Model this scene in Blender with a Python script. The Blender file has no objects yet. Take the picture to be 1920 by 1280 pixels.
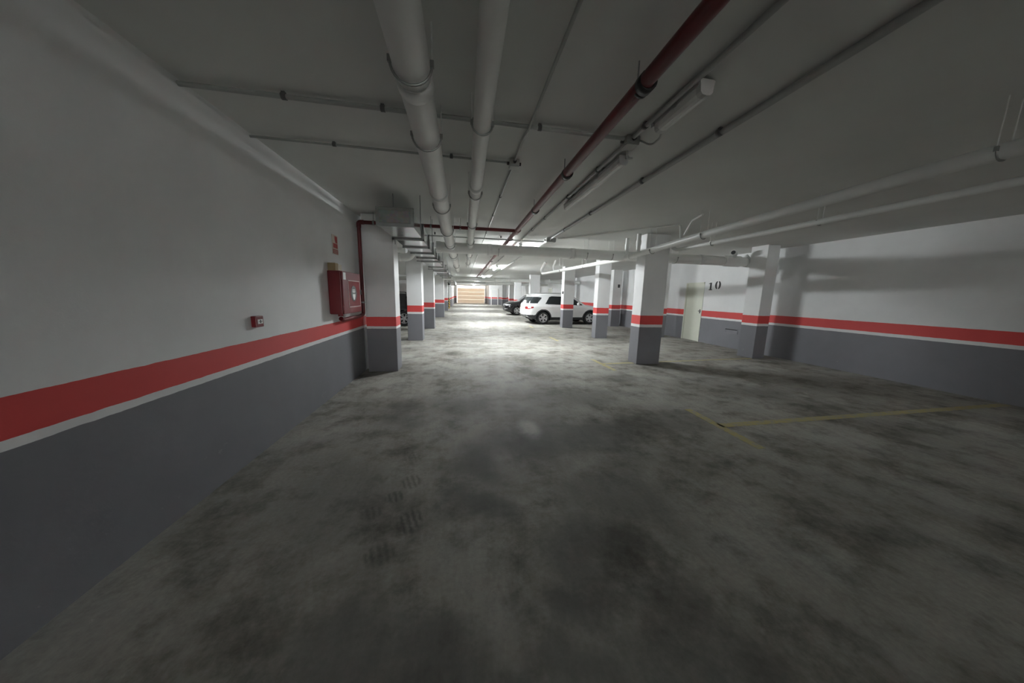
import bpy, math, random
from math import sin, cos, pi, radians, sqrt, atan2, hypot
from mathutils import Vector, Matrix
random.seed(7)
S = bpy.context.scene
C = S.collection
CEIL = 2.86

# ------------------------------------------------------------------ materials
def nt(name):
    m = bpy.data.materials.new(name); m.use_nodes = True
    t = m.node_tree; b = t.nodes['Principled BSDF']
    return m, t, b
def N(t, kind, **kw):
    n = t.nodes.new(kind)
    for k, v in kw.items(): setattr(n, k, v)
    return n
def L(t, a, b): t.links.new(a, b)
def setin(n, **kw):
    for k, v in kw.items(): n.inputs[k.replace('_', ' ')].default_value = v
def math_node(t, op, a, b=None, c=None, clamp=False):
    n = N(t, 'ShaderNodeMath', operation=op); n.use_clamp = clamp
    for i, x in enumerate((a, b, c)):
        if x is None: continue
        if isinstance(x, (int, float)): n.inputs[i].default_value = x
        else: L(t, x, n.inputs[i])
    return n.outputs[0]
def noise(t, vec, scale, detail=4, rough=.55):
    n = N(t, 'ShaderNodeTexNoise'); n.inputs['Scale'].default_value = scale
    n.inputs['Detail'].default_value = detail; n.inputs['Roughness'].default_value = rough
    L(t, vec, n.inputs['Vector']); return n.outputs['Fac']
def ramp(t, fac, stops):
    n = N(t, 'ShaderNodeValToRGB'); e = n.color_ramp.elements
    while len(e) > 1: e.remove(e[-1])
    for i, (p, c) in enumerate(stops):
        el = e[0] if i == 0 else e.new(p)
        el.position = p; el.color = (*c, 1) if len(c) == 3 else c
    L(t, fac, n.inputs['Fac']); return n.outputs['Color']
def mix(t, fac, a, b, mode='MIX'):
    n = N(t, 'ShaderNodeMix', data_type='RGBA', blend_type=mode)
    for s, x in ((0, fac), (6, a), (7, b)):
        if isinstance(x, (int, float)): n.inputs[s].default_value = x
        elif isinstance(x, tuple): n.inputs[s].default_value = (*x, 1)
        else: L(t, x, n.inputs[s])
    return n.outputs[2]
def bump(t, b, h, strength=.2, dist=.01):
    n = N(t, 'ShaderNodeBump'); n.inputs['Strength'].default_value = strength
    n.inputs['Distance'].default_value = dist
    L(t, h, n.inputs['Height']); L(t, n.outputs[0], b.inputs['Normal'])

def simple(name, col, rough=.5, metal=0, var=.06, scale=6, coat=0, spec=None):
    m, t, b = nt(name)
    pos = N(t, 'ShaderNodeNewGeometry').outputs['Position']
    f = noise(t, pos, scale)
    d = tuple(max(0, c * (1 - var)) for c in col); u = tuple(min(1, c * (1 + var)) for c in col)
    L(t, ramp(t, f, [(.3, d), (.7, u)]), b.inputs['Base Color'])
    b.inputs['Roughness'].default_value = rough; b.inputs['Metallic'].default_value = metal
    b.inputs['Coat Weight'].default_value = coat
    b.inputs['Coat Roughness'].default_value = .05
    if spec is not None: b.inputs['Specular IOR Level'].default_value = spec
    return m

def painted(name, zr0, zr1, zw0):
    """wall paint: grey dado, thin white line, red band, white above (metres above the floor)"""
    m, t, b = nt(name)
    pos = N(t, 'ShaderNodeNewGeometry').outputs['Position']
    sep = N(t, 'ShaderNodeSeparateXYZ'); L(t, pos, sep.inputs[0])
    wob = math_node(t, 'MULTIPLY', math_node(t, 'SUBTRACT', noise(t, pos, 9), .5), .012)
    z = math_node(t, 'ADD', sep.outputs[2], wob)
    grime = noise(t, pos, 1.3, 6, .6)
    white = ramp(t, grime, [(.25, (.66, .67, .67)), (.7, (.74, .75, .75))])
    grey = ramp(t, grime, [(.25, (.155, .157, .172)), (.7, (.185, .187, .205))])
    red = ramp(t, grime, [(.25, (.56, .05, .05)), (.7, (.64, .065, .06))])
    c = mix(t, math_node(t, 'GREATER_THAN', z, zw0), grey, white)
    c = mix(t, math_node(t, 'GREATER_THAN', z, zr0), c, red)
    c = mix(t, math_node(t, 'GREATER_THAN', z, zr1), c, white)
    # scuffs low on the paint
    sc = noise(t, pos, 3.1, 7, .7)
    low = math_node(t, 'MULTIPLY', math_node(t, 'LESS_THAN', z, .3), math_node(t, 'GREATER_THAN', sc, .66))
    c = mix(t, math_node(t, 'MULTIPLY', low, .35), c, (.3, .3, .29))
    L(t, c, b.inputs['Base Color']); b.inputs['Roughness'].default_value = .6
    bump(t, b, noise(t, pos, 120, 3), .12, .004)
    return m

M = {}
M['wall_a'] = painted('paint_band_wall', .87, 1.045, .825)
M['wall_b'] = painted('paint_band_bay', .91, 1.11, .848)
M['ceiling'] = simple('ceiling_paint', (.63, .64, .62), .8, var=.05, scale=.8)
M['pvc'] = simple('white_pvc', (.68, .69, .67), .38, var=.04, scale=3)
M['pvc_grey'] = simple('grey_conduit', (.36, .37, .36), .45, var=.08, scale=4)
M['box_grey'] = simple('grey_junction_plastic', (.40, .41, .39), .5)
M['clamp'] = simple('zinc_clamp', (.30, .31, .30), .45, .7)
M['dark_clamp'] = simple('dark_clamp', (.03, .03, .03), .5, .2)
M['rod'] = simple('threaded_steel', (.28, .29, .29), .45, .8)
M['clip_grey'] = simple('grey_clip', (.12, .12, .12), .6)
M['red_pipe'] = simple('red_pipe_paint', (.12, .007, .010), .34, var=.12, scale=5)
M['red_box'] = simple('red_enamel', (.16, .008, .012), .33, var=.08, scale=5)
M['red_panel'] = simple('red_film_panel', (.21, .026, .03), .22, var=.06)
M['frame_pale'] = simple('pale_trim', (.48, .36, .34), .4)
M['black'] = simple('black_plastic', (.018, .018, .02), .55)
M['clad'] = simple('dark_cladding', (.030, .030, .033), .6)
M['white_label'] = simple('white_label', (.78, .78, .76), .5)
M['tan'] = simple('tan_box', (.34, .26, .14), .7, var=.1)
M['cream'] = simple('cream_box', (.62, .57, .44), .6)
M['red_sign'] = simple('red_sign', (.42, .03, .03), .4)
M['sign_pale'] = simple('sign_pale', (.60, .52, .45), .45)
M['door'] = simple('cream_door', (.60, .62, .53), .5, var=.03, scale=2)
M['steel'] = simple('brushed_steel', (.5, .5, .5), .3, .9)
M['dark_metal'] = simple('dark_metal', (.06, .06, .06), .45, .5)
M['lum_body'] = simple('luminaire_grey', (.50, .51, .50), .5)
M['tube_off'] = simple('diffuser_unlit', (.72, .73, .71), .25)
M['tyre'] = simple('tyre_rubber', (.016, .016, .017), .8)
M['rim'] = simple('alloy', (.62, .62, .63), .3, .75)
M['rim_dark'] = simple('rim_dark', (.025, .025, .026), .5, .3)
M['car_white'] = simple('white_car_paint', (.72, .73, .73), .25, coat=1, var=.01)
M['car_black'] = simple('black_car_paint', (.012, .012, .015), .2, coat=1, var=.05)
M['glass_dark'] = simple('tinted_glass', (.018, .022, .024), .08, var=.02)
M['tail'] = simple('tail_light_red', (.20, .008, .008), .15, coat=1)
M['tail_clear'] = simple('lamp_clear', (.60, .60, .62), .12, coat=1)
M['silver'] = simple('silver_trim', (.5, .5, .51), .3, .8)
M['plate'] = simple('number_plate', (.75, .75, .74), .4)
M['post_yellow'] = None
M['num'] = simple('stencil_black', (.012, .012, .012), .6)
M['patch'] = simple('faded_mark', (.22, .22, .24), .6)

# galvanised sheet
m, t, b = nt('galvanised_sheet')
pos = N(t, 'ShaderNodeNewGeometry').outputs['Position']
v = N(t, 'ShaderNodeTexVoronoi'); v.inputs['Scale'].default_value = 26; L(t, pos, v.inputs['Vector'])
sp = noise(t, pos, 5, 3)
L(t, mix(t, .25, ramp(t, sp, [(.3, (.44, .46, .45)), (.7, (.54, .56, .55))]), v.outputs['Color'], 'SOFT_LIGHT'), b.inputs['Base Color'])
b.inputs['Metallic'].default_value = .9
L(t, math_node(t, 'MULTIPLY_ADD', sp, .12, .13), b.inputs['Roughness'])
M['galv'] = m
M['galv_dull'] = simple('galvanised_flange', (.26, .27, .265), .5, .75, var=.1)

# hazard striped post
m, t, b = nt('hazard_paint')
pos = N(t, 'ShaderNodeNewGeometry').outputs['Position']
sep = N(t, 'ShaderNodeSeparateXYZ'); L(t, pos, sep.inputs[0])
d = math_node(t, 'ADD', math_node(t, 'ADD', sep.outputs[0], sep.outputs[2]), sep.outputs[1])
st = math_node(t, 'GREATER_THAN', math_node(t, 'FRACT', math_node(t, 'MULTIPLY', d, 4.0)), .5)
L(t, mix(t, st, (.02, .02, .02), (.55, .36, .03)), b.inputs['Base Color'])
M['hazard'] = m

# lamp diffuser (lit)
m, t, b = nt('lit_diffuser')
b.inputs['Base Color'].default_value = (.8, .8, .8, 1)
b.inputs['Emission Color'].default_value = (.94, .98, 1.0, 1)
b.inputs['Emission Strength'].default_value = 42.0
M['tube_on'] = m

for nm, k in (('tube_single', 33.0), ('tube_fill', 85.0)):
    m2 = M['tube_on'].copy(); m2.name = nm; m2.node_tree.nodes['Principled BSDF'].inputs['Emission Strength'].default_value = k; M[nm] = m2
# gate: thin translucent sheet, daylight behind it
m, t, b = nt('peach_gate_sheet')
pos = N(t, 'ShaderNodeNewGeometry').outputs['Position']
f = noise(t, pos, 1.2)
sep = N(t, 'ShaderNodeSeparateXYZ'); L(t, pos, sep.inputs[0])
col = ramp(t, f, [(.3, (.70, .64, .57)), (.7, (.75, .69, .61))])
L(t, col, b.inputs['Base Color']); b.inputs['Roughness'].default_value = .6
tr = N(t, 'ShaderNodeBsdfTranslucent'); L(t, col, tr.inputs['Color'])
mx = N(t, 'ShaderNodeMixShader'); mx.inputs[0].default_value = .36
L(t, b.outputs[0], mx.inputs[1]); L(t, tr.outputs[0], mx.inputs[2])
L(t, mx.outputs[0], t.nodes['Material Output'].inputs['Surface'])
M['gate'] = m

# worn yellow paint
m, t, b = nt('worn_yellow_line')
pos = N(t, 'ShaderNodeNewGeometry').outputs['Position']
w = noise(t, pos, 14, 8, .75)
L(t, ramp(t, w, [(.38, (.30, .29, .25)), (.54, (.40, .34, .14)), (.78, (.44, .35, .09))]), b.inputs['Base Color'])
b.inputs['Roughness'].default_value = .6
M['yellow'] = m

# concrete floor
m, t, b = nt('power_floated_concrete')
pos = N(t, 'ShaderNodeNewGeometry').outputs['Position']
n1 = noise(t, pos, .55, 6, .6); n2 = noise(t, pos, 2.6, 8, .68); n3 = noise(t, pos, 38, 4, .6)
mp = N(t, 'ShaderNodeMapping'); mp.inputs['Scale'].default_value = (7, .9, 1); L(t, pos, mp.inputs['Vector'])
n4 = noise(t, mp.outputs[0], 1.6, 6, .7)                                      # streaks along the aisle
base = ramp(t, n1, [(.28, (.26, .255, .235)), (.5, (.41, .405, .375)), (.70, (.47, .465, .43))])
c = mix(t, .9, base, ramp(t, n2, [(.32, (.38, .38, .37)), (.5, (.90, .90, .90)), (.66, (1, 1, 1))]), 'MULTIPLY')
n5 = noise(t, pos, 1.15, 7, .72)
c = mix(t, .8, c, ramp(t, n5, [(.36, (.48, .455, .41)), (.49, (.97, .95, .92)), (.6, (1, 1, 1))]), 'MULTIPLY')
c = mix(t, .35, c, ramp(t, n4, [(.3, (.6, .6, .59)), (.62, (1, 1, 1))]), 'MULTIPLY')
c = mix(t, .45, c, ramp(t, n3, [(.35, (.7, .7, .7)), (.65, (1, 1, 1))]), 'MULTIPLY')
# worn and dirty patches on the slab, foreground ones deepened as painted shade (x, y, rx, ry, strength)
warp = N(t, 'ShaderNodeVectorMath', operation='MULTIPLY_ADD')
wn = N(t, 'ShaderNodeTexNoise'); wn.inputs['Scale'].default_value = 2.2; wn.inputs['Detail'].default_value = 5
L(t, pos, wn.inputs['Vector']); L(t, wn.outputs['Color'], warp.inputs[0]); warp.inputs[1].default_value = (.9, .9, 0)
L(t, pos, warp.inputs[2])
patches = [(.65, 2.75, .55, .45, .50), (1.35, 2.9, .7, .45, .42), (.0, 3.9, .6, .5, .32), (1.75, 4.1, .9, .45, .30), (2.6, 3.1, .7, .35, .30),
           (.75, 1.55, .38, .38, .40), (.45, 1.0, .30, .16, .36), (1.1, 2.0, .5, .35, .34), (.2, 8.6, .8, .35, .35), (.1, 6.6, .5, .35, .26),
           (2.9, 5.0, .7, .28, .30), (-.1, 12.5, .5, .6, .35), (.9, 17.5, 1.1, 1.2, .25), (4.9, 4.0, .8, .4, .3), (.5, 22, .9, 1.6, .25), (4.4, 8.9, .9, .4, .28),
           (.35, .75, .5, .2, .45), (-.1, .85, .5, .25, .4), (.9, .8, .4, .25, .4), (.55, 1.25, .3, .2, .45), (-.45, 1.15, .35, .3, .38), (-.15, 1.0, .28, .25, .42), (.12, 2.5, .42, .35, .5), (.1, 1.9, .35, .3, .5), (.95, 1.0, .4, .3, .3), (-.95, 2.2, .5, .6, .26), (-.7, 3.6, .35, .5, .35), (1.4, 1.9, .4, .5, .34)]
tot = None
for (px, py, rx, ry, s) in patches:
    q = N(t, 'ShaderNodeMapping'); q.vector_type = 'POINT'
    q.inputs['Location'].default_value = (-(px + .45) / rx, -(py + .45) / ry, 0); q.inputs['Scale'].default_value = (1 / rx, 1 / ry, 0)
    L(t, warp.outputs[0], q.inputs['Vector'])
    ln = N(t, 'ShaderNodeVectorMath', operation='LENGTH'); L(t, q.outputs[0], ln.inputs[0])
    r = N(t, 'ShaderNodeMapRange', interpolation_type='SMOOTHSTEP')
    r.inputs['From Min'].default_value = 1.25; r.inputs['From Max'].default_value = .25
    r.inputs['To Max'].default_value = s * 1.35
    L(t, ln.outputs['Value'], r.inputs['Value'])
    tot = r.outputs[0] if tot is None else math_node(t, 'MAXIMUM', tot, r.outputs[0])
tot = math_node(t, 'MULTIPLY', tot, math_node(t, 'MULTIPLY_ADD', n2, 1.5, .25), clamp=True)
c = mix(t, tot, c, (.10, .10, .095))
# tyre tread prints
treads = [(-.41, 2.27, .085, .10, .5), (-.50, 2.10, .075, .07, .6), (-.35, 1.84, .085, .12, .7), (-.62, 1.95, .075, .07, .45), (-.45, 2.62, .09, .08, .35), (-.48, 1.6, .09, .09, .45)]
trd = None
for (px, py, rx, ry, s) in treads:
    q = N(t, 'ShaderNodeMapping'); q.inputs['Location'].default_value = (-px / rx, -py / ry, 0); q.inputs['Scale'].default_value = (1 / rx, 1 / ry, 0)
    L(t, pos, q.inputs['Vector'])
    ln = N(t, 'ShaderNodeVectorMath', operation='LENGTH'); L(t, q.outputs[0], ln.inputs[0])
    r = N(t, 'ShaderNodeMapRange', interpolation_type='SMOOTHSTEP'); r.inputs['From Min'].default_value = 1.15; r.inputs['From Max'].default_value = .7; r.inputs['To Max'].default_value = s
    L(t, ln.outputs['Value'], r.inputs['Value'])
    trd = r.outputs[0] if trd is None else math_node(t, 'MAXIMUM', trd, r.outputs[0])
wv = N(t, 'ShaderNodeTexWave'); wv.inputs['Scale'].default_value = 8; wv.inputs['Distortion'].default_value = 2.5; wv.inputs['Detail Scale'].default_value = 3
rot = N(t, 'ShaderNodeMapping'); rot.inputs['Rotation'].default_value = (0, 0, -.35); L(t, pos, rot.inputs['Vector']); L(t, rot.outputs[0], wv.inputs['Vector'])
trd = math_node(t, 'MULTIPLY', trd, math_node(t, 'MULTIPLY_ADD', wv.outputs['Fac'], .75, .15), clamp=True)
c = mix(t, trd, c, (.07, .07, .065))
# pale spot: soft lamp reflection painted into the floor colour
q = N(t, 'ShaderNodeMapping'); q.inputs['Location'].default_value = (-.74 / .13, -3.1 / .26, 0); q.inputs['Scale'].default_value = (1 / .13, 1 / .26, 0); L(t, pos, q.inputs['Vector'])
ln = N(t, 'ShaderNodeVectorMath', operation='LENGTH'); L(t, q.outputs[0], ln.inputs[0])
r = N(t, 'ShaderNodeMapRange', interpolation_type='SMOOTHSTEP'); r.inputs['From Min'].default_value = 1.3; r.inputs['From Max'].default_value = .2
L(t, ln.outputs['Value'], r.inputs['Value'])
c = mix(t, math_node(t, 'MULTIPLY', r.outputs[0], math_node(t, 'MULTIPLY_ADD', n2, 2.6, -.75, clamp=True)), c, (.72, .72, .68))
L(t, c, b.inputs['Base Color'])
L(t, math_node(t, 'MULTIPLY_ADD', n2, .25, .58), b.inputs['Roughness'])
b.inputs['Specular IOR Level'].default_value = .12
bump(t, b, math_node(t, 'ADD', math_node(t, 'MULTIPLY', n3, .6), n2), .18, .006)
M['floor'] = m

# ------------------------------------------------------------------ mesh building
class MB:
    def __init__(s): s.v = []; s.f = []; s.sm = []
    def add(s, vs, fs, smooth=False):
        b = len(s.v); s.v += [tuple(p) for p in vs]
        for f in fs: s.f.append(tuple(i + b for i in f)); s.sm.append(smooth)
        return s
    def box(s, x0, x1, y0, y1, z0, z1, bev=0):
        if bev <= 0:
            vs = [(x, y, z) for z in (z0, z1) for y in (y0, y1) for x in (x0, x1)]
            return s.add(vs, [(0, 2, 3, 1), (4, 5, 7, 6), (0, 1, 5, 4), (2, 6, 7, 3), (0, 4, 6, 2), (1, 3, 7, 5)])
        import bmesh
        bm = bmesh.new(); bmesh.ops.create_cube(bm, size=1)
        for v in bm.verts:
            v.co = Vector(((x0 + x1) / 2 + v.co.x * (x1 - x0), (y0 + y1) / 2 + v.co.y * (y1 - y0), (z0 + z1) / 2 + v.co.z * (z1 - z0)))
        bmesh.ops.bevel(bm, geom=bm.edges[:], offset=bev, segments=2, affect='EDGES', profile=.5)
        bm.verts.index_update()
        s.add([v.co[:] for v in bm.verts], [[v.index for v in f.verts] for f in bm.faces]); bm.free(); return s
    def tube(s, path, r, seg=16, caps=True, radii=None):
        P = [Vector(p) for p in path]; n = len(P); tang = []
        for i in range(n):
            a = (P[i] - P[i - 1]).normalized() if i > 0 else None
            b = (P[i + 1] - P[i]).normalized() if i < n - 1 else None
            tang.append((a + b).normalized() if a and b else (a or b))
        up = Vector((0, 0, 1)) if abs(tang[0].z) < .9 else Vector((1, 0, 0))
        nrm = (up - tang[0] * up.dot(tang[0])).normalized(); vs = []; fs = []
        for i in range(n):
            if i: nrm = (nrm - tang[i] * nrm.dot(tang[i])).normalized()
            bn = tang[i].cross(nrm); rr = radii[i] if radii else r
            for k in range(seg):
                a = 2 * pi * k / seg; vs.append(P[i] + rr * (cos(a) * nrm + sin(a) * bn))
        for i in range(n - 1):
            for k in range(seg):
                k2 = (k + 1) % seg; fs.append((i * seg + k, i * seg + k2, (i + 1) * seg + k2, (i + 1) * seg + k))
        s.add(vs, fs, True)
        if caps:
            s.add(vs[:seg], [tuple(range(seg - 1, -1, -1))]); s.add(vs[-seg:], [tuple(range(seg))])
        return s
    def cyl(s, p, q, r, seg=16): return s.tube([p, q], r, seg)
    def build(s, name, mat, parent=None, bevel=0):
        me = bpy.data.meshes.new(name); off = Vector((0, 0, 0))
        p = parent
        while p is not None:
            off += Vector(p.location); p = p.parent
        me.from_pydata([tuple(Vector(v) - off) for v in s.v], [], s.f)
        me.polygons.foreach_set('use_smooth', s.sm); me.update()
        import bmesh
        bm = bmesh.new(); bm.from_mesh(me); bmesh.ops.recalc_face_normals(bm, faces=bm.faces); bm.to_mesh(me); bm.free()
        o = bpy.data.objects.new(name, me); C.objects.link(o); me.materials.append(mat)
        if parent is not None: o.parent = parent
        if bevel:
            md = o.modifiers.new('edge', 'BEVEL'); md.width = bevel; md.segments = 2; md.limit_method = 'ANGLE'
        return o
def rnd(path, rad, n=6):
    """polyline with its inner corners rounded"""
    P = [Vector(p) for p in path]; out = [P[0]]
    for i in range(1, len(P) - 1):
        a = (P[i - 1] - P[i]); b = (P[i + 1] - P[i]); d = min(rad, a.length * .45, b.length * .45)
        p0 = P[i] + a.normalized() * d; p1 = P[i] + b.normalized() * d
        for k in range(n + 1):
            u = k / n; out.append((1 - u) ** 2 * p0 + 2 * u * (1 - u) * P[i] + u * u * p1)
    out.append(P[-1]); return out
def tag(o, label, cat, group=None, kind=None):
    o['label'] = label; o['category'] = cat
    if group: o['group'] = group
    o['kind'] = kind or 'thing'
    return o
def thing(name, loc, label, cat, group=None):
    o = bpy.data.objects.new(name, None); C.objects.link(o); o.location = loc; o.empty_display_size = .1
    return tag(o, label, cat, group)
def struct(name, mb, mat, label=None):
    o = mb.build(name, mat); o['kind'] = 'structure'
    if label: o['label'] = label
    return o

# ------------------------------------------------------------------ setting
XL, XR, YB, YF, XLL = -1.845, 8.29, -34.0, 50.0, -7.5
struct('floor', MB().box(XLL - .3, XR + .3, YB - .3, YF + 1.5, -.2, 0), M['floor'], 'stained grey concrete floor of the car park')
struct('ceiling', MB().box(XLL - .3, XR + .3, YB - .3, YF + .05, CEIL, CEIL + .1), M['ceiling'], 'white painted flat concrete ceiling')
struct('wall_left', MB().box(XL - .25, XL, YB, 6.32, 0, CEIL), M['wall_a'], 'wall with red and grey band beside the aisle')
struct('wall_left_bay_end', MB().box(XLL, XL - .25, 6.07, 6.32, 0, CEIL), M['wall_a'])
struct('wall_left_bay', MB().box(XLL - .25, XLL, 6.32, 35.25, 0, CEIL), M['wall_a'])
struct('wall_left_bay_far', MB().box(XLL, -1.25, 35.0, 35.25, 0, CEIL), M['wall_a'])
struct('wall_left_corridor', MB().box(-1.5, -1.25, 35.25, YF, 0, CEIL), M['wall_b'])
struct('wall_back', MB().box(XL - .25, XR + .25, YB - .25, YB, 0, CEIL), M['wall_a'])
# right wall with a door opening between y 9.21 and 10.0
w = MB(); w.box(XR, XR + .25, YB, 9.21, 0, CEIL); w.box(XR, XR + .25, 10.0, 44.25, 0, CEIL); w.box(XR, XR + .25, 9.21, 10.0, 2.05, CEIL)
struct('wall_right', w, M['wall_b'], 'wall with red band and number 10')
struct('wall_right_far', MB().box(4.05, XR, 44.0, 44.25, 0, CEIL), M['wall_b'])
struct('wall_right_corridor', MB().box(3.95, 4.2, 44.25, YF, 0, CEIL), M['wall_b'])
# gate wall with its opening
w = MB(); w.box(-1.5, -.86, YF, YF + .25, 0, CEIL); w.box(3.75, 4.2, YF, YF + .25, 0, CEIL)
struct('wall_gate', w, M['wall_b'])
d = MB(); d.box(XR + .03, XR + .075, 9.21, 10.0, .005, 2.05)
do = struct('door_1', d, M['door'], 'plain cream door in the wall beside number 10')
f = MB(); f.box(XR - .012, XR + .08, 9.18, 9.225, 0, 2.08); f.box(XR - .012, XR + .08, 9.985, 10.03, 0, 2.08); f.box(XR - .012, XR + .08, 9.18, 10.03, 2.035, 2.08)
f.build('door_frame', M['door'], do)
h = MB(); h.cyl((XR + .03, 9.30, 1.08), (XR - .035, 9.30, 1.08), .012, 10); h.cyl((XR - .035, 9.31, 1.08), (XR - .035, 9.19, 1.08), .010, 10); h.box(XR + .02, XR + .03, 9.28, 9.32, 1.0, 1.14)
h.build('door_handle', M['dark_metal'], do)
# white doors on the far walls
def plain_door(i, mb, mat, fr):
    o = struct('door_%d' % i, mb, mat); fr.build('door_frame', M['white_label'], o); return o
plain_door(2, MB().box(4.25, 5.15, 43.95, 43.99, 0, 2.2), M['wall_b'], MB().box(4.15, 4.27, 43.93, 43.99, 0, 2.3).box(5.13, 5.25, 43.93, 43.99, 0, 2.3).box(4.15, 5.25, 43.93, 43.99, 2.2, 2.3))
for i, (y0, y1) in enumerate(((27.0, 28.2), (31.2, 32.2))):
    plain_door(3 + i, MB().box(XR - .03, XR - .005, y0, y1, 0, 2.15), M['door'], MB().box(XR - .045, XR - .004, y0 - .07, y0, 0, 2.22).box(XR - .045, XR - .004, y1, y1 + .07, 0, 2.22).box(XR - .045, XR - .004, y0 - .07, y1 + .07, 2.15, 2.22))

# ------------------------------------------------------------------ pillars
def pillar(x0, x1, y0, y1, mat, label, group):
    o = MB().box(x0, x1, y0, y1, 0, CEIL).build('pillar', mat, None, .008)
    return tag(o, label, 'pillar', group)
GA, GB, GC = 'pillars beside the galvanised duct', 'pillars between the parking bays', 'pillars along the numbered wall'
for a in [(-1.755, -1.228, 5.83, 6.22, M['wall_a'], 'banded pillar beside the red hose cabinet, under the end of the metal duct', GA),
          (-1.70, -1.245, 9.68, 10.12, M['wall_b'], 'banded pillar half hiding the dark car, second from the hose cabinet', GA),
          (-1.70, -1.185, 13.03, 13.45, M['wall_b'], 'banded pillar just behind the dark parked car, third from the hose cabinet', GA),
          (-1.73, -1.15, 19.45, 19.9, M['wall_b'], 'shaded banded pillar under the far end of the metal duct', GA),
          (-1.75, -1.27, 27.1, 27.5, M['wall_b'], 'small distant banded pillar just before the striped post', GA),
          (3.91, 4.475, 6.03, 6.38, M['wall_b'], 'banded pillar standing on the yellow bay line, casting a long floor shadow', GB),
          (4.775, 5.24, 10.05, 10.36, M['wall_b'], 'banded pillar between the bay line pillar and the one before the white car', GB),
          (4.70, 5.205, 13.46, 13.83, M['wall_b'], 'banded pillar standing in front of the white car', GB),
          (4.47, 5.12, 19.5, 19.95, M['wall_b'], 'banded pillar rising behind the rear of the white car', GB),
          (4.42, 4.98, 25.2, 25.6, M['wall_b'], 'distant banded pillar above the bonnet of the black car', GB),
          (4.86, 5.42, 31.0, 31.45, M['wall_b'], 'distant banded pillar just beyond the nose of the black car', GB),
          (5.22, 5.85, 39.4, 39.8, M['wall_b'], 'farthest small banded pillar by the white door beside the gate', GB),
          (7.43, 7.78, 6.40, 6.84, M['wall_b'], 'dark-sided banded pillar beside the vent, near the number 10', GC),
          (7.40, 7.79, 10.32, 10.75, M['wall_b'], 'banded pillar half hidden behind the bay line pillar, by the cream door', GC),
          (7.52, 8.0, 14.15, 14.6, M['wall_b'], 'banded pillar at the wall beyond the front of the white car', GC),
          (7.52, 8.0, 20.6, 21.05, M['wall_b'], 'banded pillar at the wall behind the white car roof', GC)]:
    pillar(*a)

# ------------------------------------------------------------------ galvanised duct
dx0, dx1, dz0, dz1, dy0, dy1 = -1.165, -.685, 2.43, 2.655, 4.57, 18.6
t_ = thing('ventilation_duct', (-.92, 4.57, 2.43), 'long galvanised rectangular air duct hung above the row of pillars', 'air duct')
MB().box(dx0, dx1, dy0 + .012, dy1, dz0, dz1).build('duct_body', M['galv'], t_)
cp = MB().box(dx0 - .015, dx1 + .015, dy0 - .01, dy0 + .012, dz0 - .015, dz1 + .015, .004).build('end_cap', M['galv_dull'], t_)
MB().box(dx0 + .03, dx1 - .03, dy0 - .016, dy0 - .009, dz0 + .03, dz1 - .03, .003).build('cap_panel', M['galv'], cp)
fy = 5.61
while fy < dy1:
    g = MB(); e = .028; k = .018
    g.box(dx0 - e, dx1 + e, fy - k, fy + k, dz0 - e, dz0 - .0005); g.box(dx0 - e, dx1 + e, fy - k, fy + k, dz1 + .0005, dz1 + e)
    g.box(dx0 - e, dx0 - .0005, fy - k, fy + k, dz0 - e, dz1 + e); g.box(dx1 + .0005, dx1 + e, fy - k, fy + k, dz0 - e, dz1 + e)
    g.build('flange', M['galv_dull'], t_)
    fy += .925 if fy < 8.5 else 1.85
for hx, hy, hz in [(-.95, 4.61, dz1), (-.585, 4.60, dz0 - .05), (-.55, 5.97, dz0 - .05), (-1.22, 5.97, dz0 - .05), (-.55, 8.9, dz0 - .05), (-1.22, 8.9, dz0 - .05), (-.55, 11.7, dz0 - .05), (-1.22, 11.7, dz0 - .05), (-.55, 15.2, dz0 - .05)]:
    MB().cyl((hx, hy, hz), (hx, hy, CEIL), .006, 8).build('hanger_rod', M['rod'], t_)
for hy in (8.9, 11.7, 15.2):
    MB().box(-1.26, -.52, hy - .02, hy + .02, dz0 - .055, dz0 - .029).build('hanger_bar', M['galv_dull'], t_)
for k, gy in enumerate((9.6, 11.0, 12.4, 13.8, 15.2, 16.6)):
    g = MB().box(dx1 + .001, dx1 + .022, gy, gy + .75, dz0 + .04, dz1 - .04, .004)
    for q in range(4): g.box(dx1 + .02, dx1 + .034, gy + .03, gy + .72, dz0 + .055 + q * .033, dz0 + .067 + q * .033)
    g.build('grille', M['silver'], t_)

t_ = thing('air_duct', (-1.0, 20.6, 2.40), 'smaller far air duct section beyond the long galvanised duct', 'air duct')
MB().box(-1.15, -.65, 21.2, 33.0, 2.40, 2.70).build('duct_body', M['galv'], t_)
for fy in (21.2, 24, 27, 30, 33): MB().box(-1.18, -.62, fy - .02, fy + .02, 2.37, 2.73).build('flange', M['galv_dull'], t_)
for fy in (22.5, 28.5): MB().cyl((-.60, fy, 2.38), (-.60, fy, CEIL), .007, 8).build('hanger_rod', M['rod'], t_)

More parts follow.
